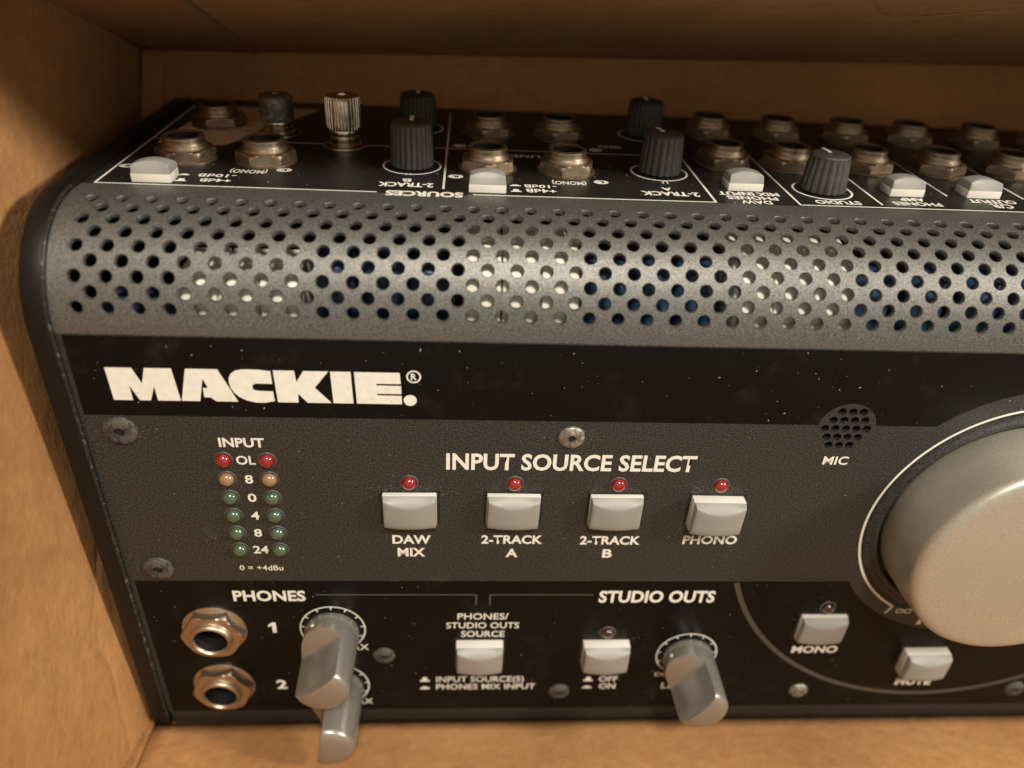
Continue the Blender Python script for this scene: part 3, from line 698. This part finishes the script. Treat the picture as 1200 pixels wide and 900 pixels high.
# --- dust
def dust():
    bm = bmesh.new(); r = random.Random(11)
    def fleck(c, nrm, s):
        m_ = nrm.to_track_quat('Z', 'Y').to_matrix(); k = r.randint(4, 6); ang = r.uniform(0, 6); el = r.uniform(1, 3.2) if r.random() < .45 else 1
        e = Vector((math.cos(ang), math.sin(ang), 0)); f = Vector((-e.y, e.x, 0))
        t = [m_ @ (e*math.cos(q)*s*el+f*math.sin(q)*s*r.uniform(.6, 1)) for q in [2*math.pi*j/k for j in range(k)]]
        lo = [bm.verts.new(c+q) for q in t]; hi = bm.verts.new(c+nrm*s*r.uniform(.5, 1))
        for j in range(k): bm.faces.new((lo[j], lo[(j+1) % k], hi))
    Z = Vector((0, 0, 1)); Y = Vector((0, 1, 0))
    for _ in range(130):                       # gloss band above
        fleck(Vector((r.uniform(2, 215), r.uniform(-15.6, -.8), .06)), Z, r.choice((.04, .05, .06, .06, .1, .13)))
    for _ in range(420):
        fleck(Vector((r.uniform(2, 165), r.uniform(-99, -17), .06)), Z, r.choice((.03, .04, .05, .07)))
    for _ in range(260):
        fleck(Vector((r.uniform(1, 225), H+.06, r.uniform(-44, -21))), Y, r.choice((.04, .05, .06, .09)))
    for cx_, cy_, n_ in ((56.9, -32.6, 60), (76.9, -32.6, 40), (96.9, -32.6, 40), (116.9, -32.6, 60), (99.6, -74.5, 30), (6.4, -19.4, 40), (86.9, -19.6, 50), (27.2, -50, 20)):
        for _ in range(n_*3): fleck(Vector((cx_+r.gauss(0, 3.4), cy_+r.gauss(0, 1.0), .06)), Z, r.choice((.025, .03, .04, .05)))
    return bm
link('dust', mesh(dust(), 'dusts'), P, kind='stuff')

# ------------------------------------------------------------------ the cardboard box (world mm: x, u = along the floor, w = up; floor at w = 0)
bx = bpy.data.objects.new('cardboard_box', None); COL.objects.link(bx); ORG[bx] = Vector((175, 0, 0)); bx.location = ORG[bx]*MM
bx['label'] = 'open brown cardboard box with scuffed walls, holding the audio controller'; bx['category'] = 'box'
TH = 4.0
def panel(name, c0, c1, c2, c3, n, material, nu=40, nv=30, warp=0, seed=0, label=None, fnw=None):
    """bilinear wall c0-c1-c2-c3 (inner face), thickness TH to the outside (-n), gently warped"""
    bm = bmesh.new(); n = Vector(n).normalized(); r = random.Random(seed); ph = [r.uniform(0, 6.28) for _ in range(6)]
    def pt(i, j, off):
        u, v = i/nu, j/nv; p = (Vector(c0)*(1-u)+Vector(c1)*u)*(1-v)+(Vector(c3)*(1-u)+Vector(c2)*u)*v
        wv = warp*(math.sin(3.1*u+ph[0])*math.sin(2.3*v*math.pi+ph[1])*.6+.3*math.sin(9*u+ph[2]+3*v)*math.sin(7*v+ph[3]))*min(1, 6*v)
        if fnw: wv += fnw(u, v)
        return p+n*(wv-off)
    A_ = [[bm.verts.new(pt(i, j, 0)) for i in range(nu+1)] for j in range(nv+1)]
    B_ = [[bm.verts.new(pt(i, j, TH)) for i in (0, nu)] for j in (0, nv)]
    for j in range(nv):
        for i in range(nu): bm.faces.new((A_[j][i], A_[j][i+1], A_[j+1][i+1], A_[j+1][i]))
    b = [B_[0][0], B_[0][1], B_[1][1], B_[1][0]]; bm.faces.new(b)
    bm.faces.new([b[0]]+A_[0]+[b[1]]); bm.faces.new([b[3]]+A_[nv]+[b[2]])
    bm.faces.new([b[0]]+[A_[j][0] for j in range(nv+1)]+[b[3]]); bm.faces.new([b[1]]+[A_[j][nu] for j in range(nv+1)]+[b[2]])
    bmesh.ops.recalc_face_normals(bm, faces=bm.faces)
    for f in bm.faces:
        if len(f.verts) == 4 and f.calc_area() < 900: f.smooth = True
    for v in bm.verts: v.co -= ORG[bx]
    return link(name, mesh(bm, material), bx, ORG[bx], label=label)
UL, UT = -89.5, 75.7                                        # low wall and far wall at the left end
def xl(u): return -4.6-.0515*(u-UL)
def ut(x): return UT+.026*(x+13)
XR = 372
zz0 = 0.0
panel('box_floor', (-30, UL-8, 0), (XR+8, UL-8, 0), (XR+8, 100, 0), (-30, 100, 0), (0, 0, 1), 'card_x', 8, 8)
HT = 100
panel('left_wall', (xl(UL-55), UL-55, 0), (xl(100), 100, 0), (xl(100), 100, HT), (xl(UL-55), UL-55, HT), (1, .0515, 0), 'card_y', 40, 40, .8, 3)
UN = -86.1; LN = math.tan(math.radians(14.6))*HT
panel('near_wall', (xl(UL)-1, UN, 0), (XR, UN+.5, 0), (XR, UN+.5-LN, HT), (xl(UL)-1, UN-LN, HT), (0, 1, .26), 'card_x', 60, 24, 1.0, 5)
LEAN = math.tan(math.radians(14.6))
far = panel('far_wall', (-14, ut(-14), 0), (XR, ut(XR), 0), (XR, ut(XR)-HT*LEAN, HT), (-30, ut(-30)-HT*LEAN, HT), (0, -1, -.26), 'card_x', 60, 30, 0.2, 8)
panel('right_wall', (XR, UL-4, 0), (XR+4, 100, 0), (XR+4, 100, HT), (XR, UL-4, HT), (-1, 0, 0), 'card_y', 20, 20, .8, 9)
# glued corner tab seen in the far left corner
bm = bmesh.new(); box(bm, (0, 0, .5), (5.2, 22, 1.0), .2); link('corner_tab', mesh(bm, 'card_y'), bx, (-9.9, 63.6, 0))
# perforated score line on the far wall: a row of short recessed cuts
bm = bmesh.new()
for k in range(60):
    w_ = 2+k*2.1; p = Vector((14.2, ut(14)-w_*LEAN-.15, w_)); box(bm, p, (.9, .9, 1.5))
link('perforation', mesh(bm, 'cut'), bx, (0, 0, 0), kind='stuff')

# folded liner wedge in the near left corner
bm = bmesh.new(); sl_ = math.tan(math.radians(14.6)); pts = [(-5.6, 0), (-4.2, 0), (3.2, 60), (-5.6, 60)]
lo = [bm.verts.new((x, UN-w_*sl_+.1, w_+.1)) for x, w_ in pts]; hi = [bm.verts.new((x, UN-w_*sl_+1.5, w_+.1)) for x, w_ in pts]
bm.faces.new(lo); bm.faces.new(hi)
for k in range(4): bm.faces.new((lo[k], lo[(k+1) % 4], hi[(k+1) % 4], hi[k]))
bmesh.ops.recalc_face_normals(bm, faces=bm.faces); bmesh.ops.bevel(bm, geom=bm.edges[:], offset=.4, segments=2, profile=.5, affect='EDGES', clamp_overlap=True)
link('folded_liner', mesh(bm, 'card_y', 40), bx, (0, 0, 0))
